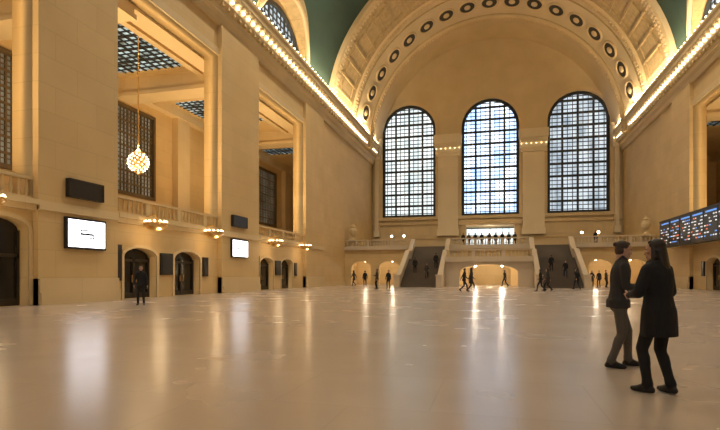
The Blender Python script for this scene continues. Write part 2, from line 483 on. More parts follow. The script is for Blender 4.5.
for i in range(len(ys)-1):
    for k in range(NS):
        mb.f.append((i*(NS+1)+k, i*(NS+1)+k+1, (i+1)*(NS+1)+k+1, (i+1)*(NS+1)+k))
        tan = (k < 1 and cols[i][0]) or (k >= NS-1 and cols[i][1])
        mb.m.append(1 if tan else 0)
mb.obj('ceiling', [M_TEAL, M_ORN], fix=False)
for sg, cs, nm in ((-1, LC, 'left'), (1, RC, 'right')):
    mb = MB(); XB = 19.0
    for c in cs:
        pts = [(c-LA*math.cos(math.pi*i/24), 20.5+LA*math.sin(math.pi*i/24)) for i in range(25)]
        o = len(mb.v); 
        for (y, z) in pts:
            xb = math.sqrt(max(R*R-(z-ZC)**2, 0)); mb.v += [(sg*XB, y, z), (sg*xb, y, z)]
        for i in range(24): mb.f.append((o+2*i, o+2*i+1, o+2*i+3, o+2*i+2)); mb.m.append(0)
        mb.tube([(sg*(math.sqrt(R*R-(z-ZC)**2)-.05), y, z) for (y, z) in pts], .22, 6, 1)
    mb.obj('ceiling_lunettes_'+nm, [M_ORN, M_TRIM], fix=False)
    mp = S_MAP(sg, 18.8)
    for c in cs:
        if c < 5: 
            mb = MB(); mb.prism(rect(c-6.5, c+6.5, 20.6, 27.5), 0, .4, mp); mb.obj('wall_lunette', [M_WALL]); continue
        plate('wall_lunette', rect(c-6.5, c+6.5, 20.6, 27.8), [archpts(c-5.6, c+5.6, 20.7, 20.9, 5.5, 24)], 0, .4, mp, [M_ORN])
        arch_window(c-5.6, c+5.6, 20.7, 20.9, 5.5, S_MAP(sg, 19.0), G_GREY, 13, .6, .10, .35, 4)

# ------------------------------------------------------------ far balcony, terrace, stairs
FB = 4.9
mpf = F_MAP(64)
arc = [(-17.6, -14.9), (-13.9, -11.2), (11.2, 13.9), (14.9, 17.6)]
plate('wall_balcony_front', rect(-18.5, 18.5, -.02, 4.6), [archpts(a, c, 0, 2.3, .8, 14) for a, c in arc] + [archpts(-2.6, 2.6, 0, 1.9, .6, 14)], 0, .8, mpf, [M_WALL])
mb = MB(); mb.box(-18.5, 18.5, 64.0, YF, 4.6, FB, 0); mb.box(-18.5, -9.5, 63.7, 64, 4.55, 4.95, 0); mb.box(9.5, 18.5, 63.7, 64, 4.55, 4.95, 0); mb.box(-4.7, 4.7, 63.7, 64, 4.55, 4.95, 0)
mb.obj('balcony_floor', [M_STEP])
mb = MB(); mb.box(-18.5, 18.5, 70, 70.3, 0, 4.6); mb.obj('wall_passage', [M_WALL])
mb = MB()
for (a, c) in [(-18.4, -9.5), (-4.7, 4.7), (9.5, 18.4)]:
    balus(mb, lambda t, w, z: Vector((t, 64+w, z)), a, c, 4.95, 5.9, .2, .4)
mb.obj('balustrade_balcony', [M_STEP])
plate('wall_terrace_front', rect(-4.7, 4.7, -.02, 2.8), [archpts(-3.1, 3.1, 0, 1.6, .85, 16)], 0, .5, F_MAP(57), [M_STEP])
mb = MB(); mb.box(-4.68, 4.68, 56.8, 63.98, 2.8, 3.2); mb.box(-4.68, 4.68, 56.7, 57, 2.75, 3.25); mb.obj('terrace_floor', [M_STEP])
mb = MB(); balus(mb, lambda t, w, z: Vector((t, 57+w, z)), -4.65, 4.65, 3.2, 4.15, .1, .4); mb.obj('balustrade_terrace', [M_STEP])
for si, sg in enumerate((-1, 1)):
    root = empty('staircase' if si == 0 else 'staircase.001', (sg*7.1, 53, 0))
    mb = MB(); x0, x1 = -2.0, 2.0
    rise, run = 3.2/19, .34; y = 0; z = 0
    for k in range(19):
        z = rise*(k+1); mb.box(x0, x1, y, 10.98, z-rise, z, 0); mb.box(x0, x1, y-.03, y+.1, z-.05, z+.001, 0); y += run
    y = 8.0
    for k in range(10):
        z = 3.2+.17*(k+1); mb.box(x0, x1, y, 10.98, z-.17, z, 0); y += .3
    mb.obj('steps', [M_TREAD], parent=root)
    for s2 in (-1, 1):
        mb = MB()
        pl = [(-.5, 0), (-.5, 1.0), (-.1, 1.0), (.3, 1.15), (6.4, 4.1), (8.0, 4.1), (10.6, 5.7), (10.98, 5.75), (10.98, 0)]
        mb.prism(pl, -.18, .18, lambda u, v, w: Vector((s2*2.2+w, u, v)))
        for (p, q) in [((-.1, 1.0), (.3, 1.15)), ((.3, 1.15), (6.4, 4.1)), ((6.4, 4.1), (8.0, 4.1)), ((8.0, 4.1), (10.6, 5.7))]:
            mb.prism([p, q, (q[0], q[1]+.14), (p[0], p[1]+.14)], -.25, .25, lambda u, v, w: Vector((s2*2.2+w, u, v)))
        mb.box(s2*2.2-.3, s2*2.2+.3, -.7, -.1, 0, 1.2); mb.box(s2*2.2-.36, s2*2.2+.36, -.76, -.04, 1.2, 1.34)
        mb.obj('parapet', [M_STEP], parent=root)

for i, sg in enumerate((-1, 1)):
    mb = MB()
    mb.box(-.4, .4, -.4, .4, 0, .2)
    mb.lathe([(.3, .2), (.16, .35), (.14, .5), (.45, .9), (.55, 1.3), (.42, 1.6), (.3, 1.7), (.42, 1.85), (.35, 1.9), (.1, 2.1), (.05, 2.25)], (0, 0, 0), 16)
    o = mb.obj('stone_urn' if i == 0 else 'stone_urn.001', [M_TRIM], smooth=False); o.location = (sg*17.6, 65.0, 5.9)
    mb = MB(); mb.box(sg*17.6-.5, sg*17.6+.5, 64.45, 65.5, FB, 5.9); mb.obj('urn_pedestal' if i == 0 else 'urn_pedestal.001', [M_TRIM])

# ------------------------------------------------------------ lights
def plight(name, loc, e, col=(1, .72, .40), r=.1, parent=None):
    l = D.lights.new(name, 'POINT'); l.energy = e; l.color = col; l.shadow_soft_size = r
    o = D.objects.new(name, l); o.location = loc; COL.objects.link(o)
    if parent: o.parent = parent
    return o

def globe(name, loc, h=.7, r=.2, e=0):
    root = empty(name, loc); mb = MB()
    mb.lathe([(.14, 0), (.12, .06), (.04, .12), (.035, h), (.09, h+.04), (.09, h+.08)], (0, 0, 0), 8, 0); 
    mb.obj('stem', [M_BRASS], parent=root)
    mb = MB(); mb.sphere((0, 0, h+.06+r), r, 12, 0, rings=8); mb.obj('glass_globe', [M_GLOBE], True, root)
g = 0
for x in (-12.2, -10.6, 10.6, 12.4):
    globe('globe_lamp' if g == 0 else 'globe_lamp.%03d' % g, (x, 64.2, 5.9), .2, .15); g += 1

def pendant(name, loc, top, e, r=.18):
    root = empty(name, loc); mb = MB()
    mb.lathe([(.015, 0), (.015, top-loc[2])], (0, 0, 0), 6, 0); mb.lathe([(.1, 0), (.14, -.06), (.05, -.1)], (0, 0, top-loc[2]), 8, 0)
    mb.obj('rod', [M_BRASS], parent=root)
    mb = MB(); mb.sphere((0, 0, -r), r, 12, 0, rings=8); mb.obj('glass_globe', [M_GLOBE], True, root)
    plight('glow', (0, 0, -2*r-.15), e, parent=root, r=.08, col=(1, .82, .58))
pl = [(-16.3, 66.5, 3.4, 4.6, 130), (-12.5, 66.5, 3.4, 4.6, 130), (12.5, 66.5, 3.4, 4.6, 130), (16.3, 66.5, 3.4, 4.6, 130), (-1.5, 60.5, 2.5, 2.8, 240), (1.5, 60.5, 2.5, 2.8, 240), (0, 67, 3.4, 4.6, 160), (0, 82.5, 8.4, 9.2, 200)]
for i, (x, y, z, t, e) in enumerate(pl): pendant('pendant_lamp' if i == 0 else 'pendant_lamp.%03d' % i, (x, y, z), t, e, .14 if y < 62 else .18)

def lantern(name, sg, y, z=4.15):
    root = empty(name, (sg*(HW-.0), y, z)); mb = MB(); dx = -sg
    c = (dx*.95, 0, -.05)
    mb.tube([(dx*.02, 0, .28), (dx*.5, 0, .42), (dx*.85, 0, .48), (dx*.95, 0, .42)], .045, 6, 0)
    mb.lathe([(.04, .1), (.04, .48), (.08, .5)], c, 8, 0)
    mb.lathe([(.1, -.36), (.36, -.28), (.56, -.14), (.62, .0), (.60, .06), (.2, .03)], c, 20, 0)
    mb.lathe([(.2, .0), (.26, .14), (.12, .22), (.04, .3)], c, 12, 0)
    mb.tube([(c[0]+.62*math.cos(2*math.pi*k/20), .62*math.sin(2*math.pi*k/20), c[2]+.05) for k in range(21)], .05, 5, 0)
    for k in range(12):
        a = 2*math.pi*k/12; mb.sphere((c[0]+.55*math.cos(a), .55*math.sin(a), c[2]+.15), .075, 8, 1, rings=5)
    mb.obj('ring_and_bulbs', [M_BRASS, M_BULB], True, root)
    plight('glow', (c[0]+dx*.3, 0, c[2]-.55), 50, parent=root, r=.12)
k = 0
for sg, ylist in ((-1, (8.5, 14.5, 24.2, 30.2, 40.2, 47.2)), (1, (12.5, 18.5, 28.2, 34.2))):
    for y in ylist: lantern('wall_lantern' if k == 0 else 'wall_lantern.%03d' % k, sg, y); k += 1

def chandelier(name, loc, ztop, r, e):
    root = empty(name, loc); mb = MB()
    mb.sphere((0, 0, 0), r*.72, 16, 0, sz=.95, rings=10)
    for k in range(12):
        a = math.pi*k/12
        mb.tube([(r*.9*math.cos(a)*math.cos(t), r*.9*math.sin(a)*math.cos(t), r*.9*math.sin(t)) for t in [2*math.pi*i/20 for i in range(21)]], .02, 4, 0)
    mb.lathe([(.05, -r*1.25), (.16, -r*1.12), (.3, -r*.95), (.2, -r*.85)], (0, 0, 0), 10, 0)
    mb.lathe([(.35, r*.85), (.5, r*.95), (.3, r*1.05), (.1, r*1.3), (.04, r*1.5), (.035, ztop-loc[2]-.2), (.3, ztop-loc[2]-.1), (.35, ztop-loc[2])], (0, 0, 0), 10, 0)
    n = 90
    for i in range(n):
        z = 1-2*(i+.5)/n; a = i*2.39996; q = math.sqrt(1-z*z)
        mb.sphere((r*q*math.cos(a), r*q*math.sin(a), r*z), .065, 6, 1, rings=4)
    mb.obj('bulb_globe', [M_BRASS, M_BULBH], True, root)
    plight('glow', (0, 0, r*1.25+.4), e, parent=root, r=.3)
ci = 0
for (x, y, z, r, e) in [(-22.6, 29.1, 8.9, .66, 160), (-23.5, 46.5, 7.6, .6, 160), (-22.6, 13, 9, .66, 160), (-23.5, 64, 8.5, .6, 160),
                     (22.6, 15.5, 8.9, .66, 120), (22.6, 32, 8.9, .66, 120), (22.6, 49, 8.9, .66, 120), (23, -2, 9, .66, 120), (-23, -4, 9, .66, 120)]:
    chandelier('chandelier' if ci == 0 else 'chandelier.%03d' % ci, (x, y, z), 17.7, r, e); ci += 1

def area(name, loc, rot, sx, sy, e, col, parent=None):
    l = D.lights.new(name, 'AREA'); l.shape = 'RECTANGLE'; l.size = sx; l.size_y = sy; l.energy = e; l.color = col
    o = D.objects.new(name, l); o.location = loc; o.rotation_euler = rot; COL.objects.link(o)
    if parent: o.parent = parent
    return o
# added fill lights in made-up housings, hidden on the gallery floors behind the balustrades
ui = 0
for sg, bays, es in ((-1, LB, [500, 1300, 1350, 1450]), (1, RB, [300, 600, 750, 1000])):
    for (a, c), e in zip(bays, es):
        root = empty('added_gallery_fill' if ui == 0 else 'added_gallery_fill.%03d' % ui, (sg*(HW+3.4), (a+c)/2, 4.45)); ui += 1
        mb = MB(); L2 = 3.2
        mb.box(-.25, .25, -L2, L2, 0, .06); mb.box(-.25, -.2, -L2, L2, .06, .24); mb.box(.2, .25, -L2, L2, .06, .24)
        mb.box(-.2, .2, -L2, -L2+.05, .06, .24); mb.box(-.2, .2, L2-.05, L2, .06, .24)
        mb.obj('added_housing', [M_BRONZE], parent=root)
        area('fill_light', (0, 0, .12), (0, math.pi - sg*math.radians(12), 0), .3, 6.0, e, (1, .70, .36), root)
ai = 0
for sg in (-1, 1):
    for yc in (0, 19, 38, 57, 72):
        L_ = 17 if yc < 70 else 10
        area('cove_light' if ai == 0 else 'cove_light.%03d' % ai, (sg*17.3, yc, 22.15), (0, math.pi + sg*math.radians(45), 0), .5, L_, 850 if yc < 50 else 1450, (1, .78, .50)); ai += 1
for i, (x, y) in enumerate([(-9, 8), (9, 8), (-9, 27), (9, 27), (-9, 46), (9, 46)]):
    z = ZC+math.sqrt(R*R-x*x)-.3
    root = empty('vault_downlight' if i == 0 else 'vault_downlight.%03d' % i, (x, y, z)); mb = MB()
    mb.lathe([(.3, .28), (.45, 0), (.4, -.05), (.34, .1)], (0, 0, 0), 14); mb.obj('housing', [M_BRASS], parent=root)
    l = D.lights.new('beam', 'SPOT'); l.energy = [4700, 1900, 5200, 3200, 9000, 8000][i]; l.color = (1, .84, .62); l.spot_size = math.radians(115 if i < 4 else 135); l.spot_blend = .6; l.shadow_soft_size = .3
    o = D.objects.new('beam', l); COL.objects.link(o); o.parent = root; o.location = (0, 0, -.12)

# ------------------------------------------------------------ signs, boards
def lightbox(name, y0, y1, z0, z1):
    root = empty(name, (-(HW-.33), (y0+y1)/2, (z0+z1)/2)); hw = (y1-y0)/2; hz = (z1-z0)/2
    mb = MB(); mb.box(0, .16, -hw-.1, hw+.1, -hz-.1, hz+.1, 0); mb.box(.12, .18, -hw, hw, -hz, hz, 1)
    mb.box(.18, .19, -hw*.4, hw*.3, -.1*hz, .06*hz, 0); mb.box(.18, .19, -hw*.4, -hw*.33, -.1*hz, .3*hz, 0)
    mb.box(.18, .19, -hw*.4, hw*.28, .22*hz, .32*hz, 0); mb.box(.18, .19, hw*.1, hw*.45, -.36*hz, -.26*hz, 0); mb.box(.18, .19, hw*.3, hw*.36, -.26*hz, .0, 0)
    mb.obj('lightbox_face', [M_BLACK, M_SIGN], parent=root)
lightbox('illuminated_sign', 18.7, 20.9, 2.6, 3.85); lightbox('illuminated_sign.001', 33.6, 35.9, 2.7, 3.9)
for i, (y0, y1, z0, z1) in enumerate([(18.7, 20.8, 4.85, 5.7), (33.6, 35.8, 4.9, 5.75)]):
    mb = MB(); X = -(HW-.33)
    mb.box(X, X+.2, y0, y1, z0, z1, 0); mb.box(X+.2, X+.23, y0, y1, z0, z0+.05, 1); mb.box(X+.2, X+.23, y0, y1, z1-.05, z1, 1)
    mb.box(X+.2, X+.23, y0, y0+.05, z0, z1, 1); mb.box(X+.2, X+.23, y1-.05, y1, z0, z1, 1)
    mb.obj('display_panel' if i == 0 else 'display_panel.001', [M_BLACK, M_BRONZE])
n = 0
for sg, bays in ((-1, LB), (1, RB)):
    for (a, c) in bays[1:]:
        for (p, q, z0, z1) in [(a+.02, a+.55, 1.0, 2.9), (a+3.8, a+4.95, 1.3, 2.6), (a+8.3, a+8.9, 1.2, 2.5)]:
            mb = MB(); mp = S_MAP(sg, HW)
            mb.prism(rect(p, q, z0, z1), -.12, -.005, mp, 0); mb.prism(rect(p+.08, q-.08, z0+.1, z1-.1), -.14, -.12, mp, 1)
            mb.obj('poster_case' if n == 0 else 'poster_case.%03d' % n, [M_BRONZE, M_BLACK]); n += 1
root = empty('departure_board', (17.0, 46, 5.3)); mb = MB()
mb.box(-.25, .25, -11, 11, -1.35, 1.35, 0)
mb.box(-.29, -.25, -11, 11, 1.2, 1.35, 1); mb.box(-.29, -.25, -11, 11, -1.35, -1.25, 1)
for y in (-10, -5, 0, 5, 10): mb.box(.25, 1.15, y-.06, y+.06, -.9, -.7, 1)
for p in range(8):
    y0 = -10.8+p*2.7
    mb.box(-.27, -.25, y0-.06, y0, -1.3, 1.2, 1)
    mb.box(-.275, -.25, y0+.2, y0+2.2, .92, 1.04, 3)
    for r in range(7):
        z = .66-r*.27; y = y0+.15
        while y < y0+2.3:
            w = random.uniform(.15, .5)
            if random.random() < .55: mb.box(-.27, -.25, y, min(y+w, y0+2.5), z, z+.09, random.choice([2, 2, 3, 4, 2]))
            y += w+.18
mb.obj('led_rows', [M_BLACK, M_BRONZE, M_TXW, M_TXB, M_TXR], parent=root)

# ------------------------------------------------------------ people
def hull(mb, pts_r, m=0):
    bm = bmesh.new()
    for p, r, sc in pts_r:
        for i in range(7):
            a = -math.pi/2+math.pi*i/6
            for k in range(12):
                t = 2*math.pi*k/12
                bm.verts.new((p[0]+r*math.cos(a)*math.cos(t)*sc[0], p[1]+r*math.cos(a)*math.sin(t)*sc[1], p[2]+r*math.sin(a)*sc[2]))
                if i in (0, 6): break
    ret = bmesh.ops.convex_hull(bm, input=bm.verts[:])
    bad = [g for g in ret['geom_interior'] if isinstance(g, bmesh.types.BMVert)]
    if bad: bmesh.ops.delete(bm, geom=bad, context='VERTS')
    bm.verts.index_update()
    mb.add([v.co[:] for v in bm.verts], [tuple(v.index for v in f.verts) for f in bm.faces], m); bm.free()
ONE = (1, 1, 1)
def ell(mb, c, rx, ry, rz): 
    mb.sphere(c, 1, 20, 0, rx, ry, rz, rings=14)
def remesh(mb, vox, smooth_it=4):
    me = D.meshes.new('t'); me.from_pydata(mb.v, [], mb.f)
    bm = bmesh.new(); bm.from_mesh(me); bmesh.ops.recalc_face_normals(bm, faces=bm.faces[:]); bm.to_mesh(me); bm.free()
    o = D.objects.new('t', me); COL.objects.link(o)
    md = o.modifiers.new('r', 'REMESH'); md.mode = 'VOXEL'; md.voxel_size = vox
    s = o.modifiers.new('s', 'SMOOTH'); s.factor = .5; s.iterations = smooth_it
    dg = bpy.context.evaluated_depsgraph_get(); dg.update()
    out = D.meshes.new_from_object(o.evaluated_get(dg)); D.objects.remove(o); D.meshes.remove(me)
    out.polygons.foreach_set('use_smooth', [True]*len(out.polygons))
    return out
def ik(a, c, l1, l2, hint):
    a = Vector(a); c = Vector(c); d = c-a; L = min(d.length, (l1+l2)*.998); u = d.normalized()
    x = (l1*l1-l2*l2+L*L)/(2*L); h = math.sqrt(max(l1*l1-x*x, 0)); hn = Vector(hint); hn = (hn-u*hn.dot(u)).normalized()
    return a+u*x+hn*h, a+u*L

M_SKIN = mat('skin', (.50, .30, .21), .5); M_SKIN.node_tree.nodes['Principled BSDF'].inputs['Subsurface Weight'].default_value = .1
M_LIP = mat('lips', (.38, .15, .12), .5); M_EYE = mat('eye_white', (.75, .73, .7), .2); M_IRIS = mat('iris', (.05, .03, .02), .2)
M_HAIR = mat('hair_dark', (.022, .014, .010), .5); M_HAIRB = mat('hair_brown', (.05, .03, .018), .5)
def cloth(n, c): 
    m = mat(n, c, .85); N = m.node_tree.nodes; L = m.node_tree.links
    t = N.new('ShaderNodeTexNoise'); t.inputs['Scale'].default_value = 7; t.inputs['Detail'].default_value = 3; bp = N.new('ShaderNodeBump'); bp.inputs['Strength'].default_value = .6; bp.inputs['Distance'].default_value = .04
    L.new(t.outputs['Fac'], bp.inputs['Height']); L.new(bp.outputs[0], N['Principled BSDF'].inputs['Normal']); return m
C_BLACK = cloth('black_cloth', (.010, .010, .012)); C_CHAR = cloth('charcoal_cloth', (.035, .033, .034)); C_OLIVE = cloth('grey_olive_trousers', (.11, .10, .085))
C_NAVY = cloth('navy_cloth', (.02, .025, .045)); C_BROWN = cloth('brown_cloth', (.05, .035, .025)); C_BOOT = mat('black_boots', (.01, .01, .01), .4)

def make_head():
    mb = MB()
    ell(mb, (0, -.012, .028), .074, .094, .088); ell(mb, (0, .018, -.035), .060, .070, .072)
    hull(mb, [((-.035, .03, -.075), .024, ONE), ((.035, .03, -.075), .024, ONE), ((0, .068, -.092), .020, ONE), ((0, .07, -.04), .018, ONE)])
    hull(mb, [((-.035, .070, .022), .014, ONE), ((.035, .070, .022), .014, ONE)])
    hull(mb, [((0, .082, .008), .007, ONE), ((0, .104, -.030), .010, ONE), ((0, .086, -.036), .013, ONE)])
    hull(mb, [((-.013, .088, -.034), .008, ONE), ((.013, .088, -.034), .008, ONE)])
    for s in (-1, 1):
        ell(mb, (s*.045, .055, -.02), .022, .022, .02)
        hull(mb, [((s*.076, -.006, .012), .012, (.5, 1, 1)), ((s*.080, -.014, .008), .014, (.5, 1, 1)), ((s*.074, -.004, -.026), .008, (.6, 1, 1))])
    hull(mb, [((0, -.03, -.06), .05, ONE), ((0, -.025, -.14), .052, ONE)])
    me = remesh(mb, .005, 3)
    for m in (M_SKIN, M_LIP, M_EYE, M_IRIS, M_HAIR): me.materials.append(m)
    e = MB()
    for s in (-1, 1):
        e.sphere((s*.031, .0745, .003), .0125, 10, 2, 1.15, .8, .75, rings=8); e.sphere((s*.031, .0825, .003), .0055, 8, 3, 1, .6, 1, rings=5)
        e.tube([(s*.016, .087, .022), (s*.03, .088, .027), (s*.046, .078, .023)], .0035, 5, 4)
    e.tube([(-.024, .083, -.064), (-.01, .0905, -.060), (0, .091, -.062), (.01, .0905, -.060), (.024, .083, -.064)], .0045, 5, 1)
    e.tube([(-.02, .083, -.069), (0, .0905, -.072), (.02, .083, -.069)], .005, 5, 1)
    em = D.meshes.new('e'); em.from_pydata(e.v, [], e.f); em.polygons.foreach_set('material_index', e.m)
    bm = bmesh.new(); bm.from_mesh(me); bm.from_mesh(em); bm.to_mesh(me); bm.free(); me.name = 'head'
    me.polygons.foreach_set('use_smooth', [True]*len(me.polygons)); return me
def make_hair(kind, m):
    mb = MB()
    ell(mb, (0, -.030, .050), .082, .090, .078); ell(mb, (0, -.048, .0), .078, .066, .085)
    ell(mb, (0, .014, .088), .056, .046, .034)
    for s in (-1, 1): hull(mb, [((s*.060, .018, .062), .018, ONE), ((s*.069, .002, .03), .013, ONE), ((s*.066, -.04, -.01), .02, ONE)])
    if kind == 'bun':
        ell(mb, (0, -.120, .055), .030, .030, .032)
    if kind == 'long':
        hull(mb, [((0, -.055, 0), .078, (1, .85, 1)), ((0, -.078, -.14), .085, (1.05, .6, 1))])
        hull(mb, [((0, -.078, -.14), .085, (1.05, .6, 1)), ((0.01, -.105, -.34), .055, (1.4, .6, 1))])
        for s in (-1, 1): hull(mb, [((s*.068, -.005, .03), .022, ONE), ((s*.080, -.005, -.09), .028, ONE)]); hull(mb, [((s*.080, -.005, -.09), .028, ONE), ((s*.085, .02, -.22), .02, ONE)])
    me = remesh(mb, .006, 3); me.materials.append(m); me.name = 'hair_'+kind; return me
def make_hand():
    mb = MB(); th = (.62, 1, 1)
    hull(mb, [((0, 0, .015), .026, (.85, 1, 1)), ((0, .0, -.03), .030, th)])
    hull(mb, [((0, 0, -.02), .030, th), ((0, .028, -.088), .014, (.85, 1, 1)), ((0, -.028, -.083), .013, (.85, 1, 1)), ((.004, .02, -.05), .02, th)])
    for (y, L, r, cu) in [(.031, .072, .0088, .30), (.0105, .082, .0092, .36), (-.0105, .076, .0088, .42), (-.030, .060, .0078, .5)]:
        p = Vector((0, y, -.088)); a = .12
        for f, seg in enumerate((.45, .31, .24)):
            a += cu*(.7 if f == 0 else 1); q = p+Vector((math.sin(a), y*.6, -math.cos(a)))*L*seg
            hull(mb, [(p, r*(1-.08*f), ONE), (q, r*(.94-.08*f), ONE)]); p = q
    hull(mb, [((.006, .02, -.025), .015, ONE), ((.018, .046, -.055), .0115, ONE)]); hull(mb, [((.018, .046, -.055), .0112, ONE), ((.026, .058, -.083), .0098, ONE)])
    hull(mb, [((.026, .058, -.083), .0098, ONE), ((.032, .058, -.105), .008, ONE)])
    me = remesh(mb, .0032, 2); me.materials.append(M_SKIN); me.name = 'hand'; return me
HEAD = make_head(); HAIR = {('short', 0): make_hair('short', M_HAIR), ('bun', 1): make_hair('bun', M_HAIRB), ('long', 0): make_hair('long', M_HAIR)}
HAND_L = make_hand(); HAND_R = HAND_L.copy()
for v in HAND_R.vertices: v.co.x *= -1
HAND_R.flip_normals()

def build_body(sp, vox):
    lean = sp.get('lean', 0); fem = sp.get('fem', False); hem = sp.get('hem', .86)
    P = []
    mb = MB()
    def cap(a, b_, ra, rb, tag):
        hull(mb, [(a, ra, ONE), (b_, rb, ONE)]); P.append((Vector(a), Vector(b_), ra, rb, tag))
    yo = lambda z: lean*max(0, z-.93)/.6
    sw = .155 if fem else .172; tk = sp.get('bulk', 0)
    for s, key in ((-1, 'footL'), (1, 'footR')):
        f = Vector(sp[key]); hip = Vector((s*.088, 0, .92-sp.get('drop', 0)))
        kn, an = ik(hip, f, .435, .425, sp.get('knee', (s*.1, 1, 0)))
        cap(hip, kn, .096, .068, 'bot'); cap(kn, an, .066, .052, 'bot')
        cap(kn+(an-kn)*.22+Vector((0, -.012, 0)), kn+(an-kn)*.42+Vector((0, -.012, 0)), .062, .056, 'bot')
        cap(an+(kn-an)*.16, an+(kn-an)*.05, .058, .062, 'bot')
        fa = sp.get(key+'_dir', s*-.18); pt = sp.get(key+'_pitch', 0)
        fd = Vector((-math.sin(fa), math.cos(fa)*math.cos(pt), -math.sin(pt)))
        dn = Vector((0, -math.sin(pt), -math.cos(pt)))
        hl = an-fd*.045+dn*.048; bl = an+fd*.12+dn*.055; to = an+fd*.175+dn*.058
        cap(hl, bl, .037, .041, 'shoe'); cap(bl, to, .041, .030, 'shoe'); cap(an+Vector((0, 0, .0)), hl, .044, .038, 'shoe'); cap(an, bl, .044, .040, 'shoe')
    rings = [(.82, .14, .10), (.93, .172, .122), (1.02, .158, .112), (1.12, .145 if not fem else .13, .105), (1.25, .158 if not fem else .145, .120), (1.36, .17 if not fem else .155, .118), (1.42, .155 if not fem else .14, .10), (1.485, .10, .075), (1.53, .066, .062)]
    if hem < .85:
        rings = [(hem, .187, .145), (hem+.12, .183, .142)] + ([(.80, .18, .138)] if hem < .65 else []) + [(.95, .176, .130)] + rings[2:]
    elif hem < .9: rings = [(.85, .178, .128), (.93, .178, .128)]+rings[2:]
    seg = 24; vs = []; fs = []
    for z, rx, ry in rings:
        for k in range(seg):
            a = 2*math.pi*k/seg; vs.append(((rx+tk)*math.cos(a), yo(z)+(ry+tk)*math.sin(a), z))
    for i in range(len(rings)-1):
        for k in range(seg): fs.append((i*seg+k, i*seg+(k+1) % seg, (i+1)*seg+(k+1) % seg, (i+1)*seg+k))
    fs.append(tuple(range(seg))); o = (len(rings)-1)*seg; fs.append(tuple(range(o, o+seg)))
    mb.add(vs, fs)
    P.append((Vector((0, 0, max(.9, hem+.1))), Vector((0, yo(1.4), 1.4)), .14, .14, 'torso'))
    if hem < .8: P.append((Vector((0, 0, hem+.12)), Vector((0, 0, .9)), .17, .15, 'torso'))
    hull(mb, [((0, 0, .86), .10, (1.5, 1.1, 1)), ((0, 0, .95), .10, (1.6, 1.15, 1))]); 
    wr = []
    for s, key in ((-1, 'wristL'), (1, 'wristR')):
        sh = Vector((s*sw, yo(1.42), 1.415)); 
        el, w = ik(sh, sp[key], .285, .255, sp.get(key+'_h', (s*.5, -1, -.1)))
        cap(Vector((s*.06, yo(1.46), 1.475)), sh, .050, .057+tk*.6, 'top'); cap(sh, el, .057+tk*.6, .047+tk*.5, 'top'); cap(el, w, .047+tk*.5, .038, 'top'); wr.append((w, (w-el).normalized()))
    cap((0, yo(1.5), 1.47), (0, yo(1.6)+.01, 1.60), .056 if not fem else .048, .052 if not fem else .045, 'skin')
    cap((0, yo(1.5)-.006, 1.49), (0, yo(1.5), 1.525), .078, .070, 'top')
    me = remesh(mb, vox, sp.get('sm', 5))
    for v in me.vertices: 
        if v.co.z < 0.003: v.co.z = 0.003
    for m in sp['mats']: me.materials.append(m)
    n = len(me.polygons); C = np.zeros(n*3); me.polygons.foreach_get('center', C); C = C.reshape(-1, 3)
    best = np.full(n, 1e9); idx = np.zeros(n, int); T = {'top': 0, 'bot': 1, 'skin': 2, 'shoe': 3}
    for a, b_, ra, rb, tag in P:
        a = np.array(a); b2 = np.array(b_); d = b2-a; t = np.clip(((C-a)@d)/max(d@d, 1e-9), 0, 1)
        dist = np.linalg.norm(C-(a+t[:, None]*d), axis=1)-(ra+(rb-ra)*t); mk = dist < best; best[mk] = dist[mk]
        if tag == 'torso': idx[mk] = 0
        else: idx[mk] = T[tag]
    legs = (idx == 1) & (C[:, 2] > hem-.005); idx[legs] = 0
    low = (idx == 0) & (C[:, 2] < hem-.03) & (np.abs(C[:, 0]) < .22); idx[low] = 1
    me.polygons.foreach_set('material_index', idx.astype(np.int32)); me.name = 'body'
    me.polygons.foreach_set('use_smooth', [True]*n)
    return me, wr, yo(1.6)
def person(kind, built, sp, loc, rz, h=1.75):
    nm = 'person_'+kind
    root = empty(nm, loc, rz); s = h/1.76; root.scale = (s, s, s)
    me, wr, hy = built
    o = D.objects.new('body', me); COL.objects.link(o); o.parent = root
    hp = sp.get('head_pitch', 0); hyw = sp.get('head_yaw', 0)
    Mh = Matrix.Translation((0, hy+.02, 1.648)) @ Matrix.Rotation(hyw, 4, 'Z') @ Matrix.Rotation(hp, 4, 'X') @ Matrix.Scale(1.05, 4)
    for nme, m in (('head', HEAD), ('hair', HAIR[sp.get('hair', ('short', 0))])):
        o = D.objects.new(nme, m); COL.objects.link(o); o.parent = root; o.matrix_local = Mh
    for (w, d), m, nme in ((wr[0], HAND_L, 'hand_left'), (wr[1], HAND_R, 'hand_right')):
        Z = -d; H = Vector((0, 1, 1)); Y = (H-Z*H.dot(Z)).normalized(); X = Y.cross(Z)
        R_ = Matrix((X, Y, Z)).transposed().to_4x4()
        o = D.objects.new(nme, m); COL.objects.link(o); o.parent = root; o.matrix_local = Matrix.Translation(w) @ R_
    return root

CAM = Vector((.6, 0, 1.3)); F_PX = 505.0; TH = math.atan(134/505)
FW = Vector((-math.sin(TH), math.cos(TH), 0)); RT = Vector((math.cos(TH), math.sin(TH), 0))
def at(u, yfeet): 
    d = F_PX*1.3/(yfeet-275); lat = (u-360)/F_PX*d; p = CAM+FW*d+RT*lat; return Vector((p.x, p.y, 0))
def face(v):
    return math.atan2(-v.x, v.y)

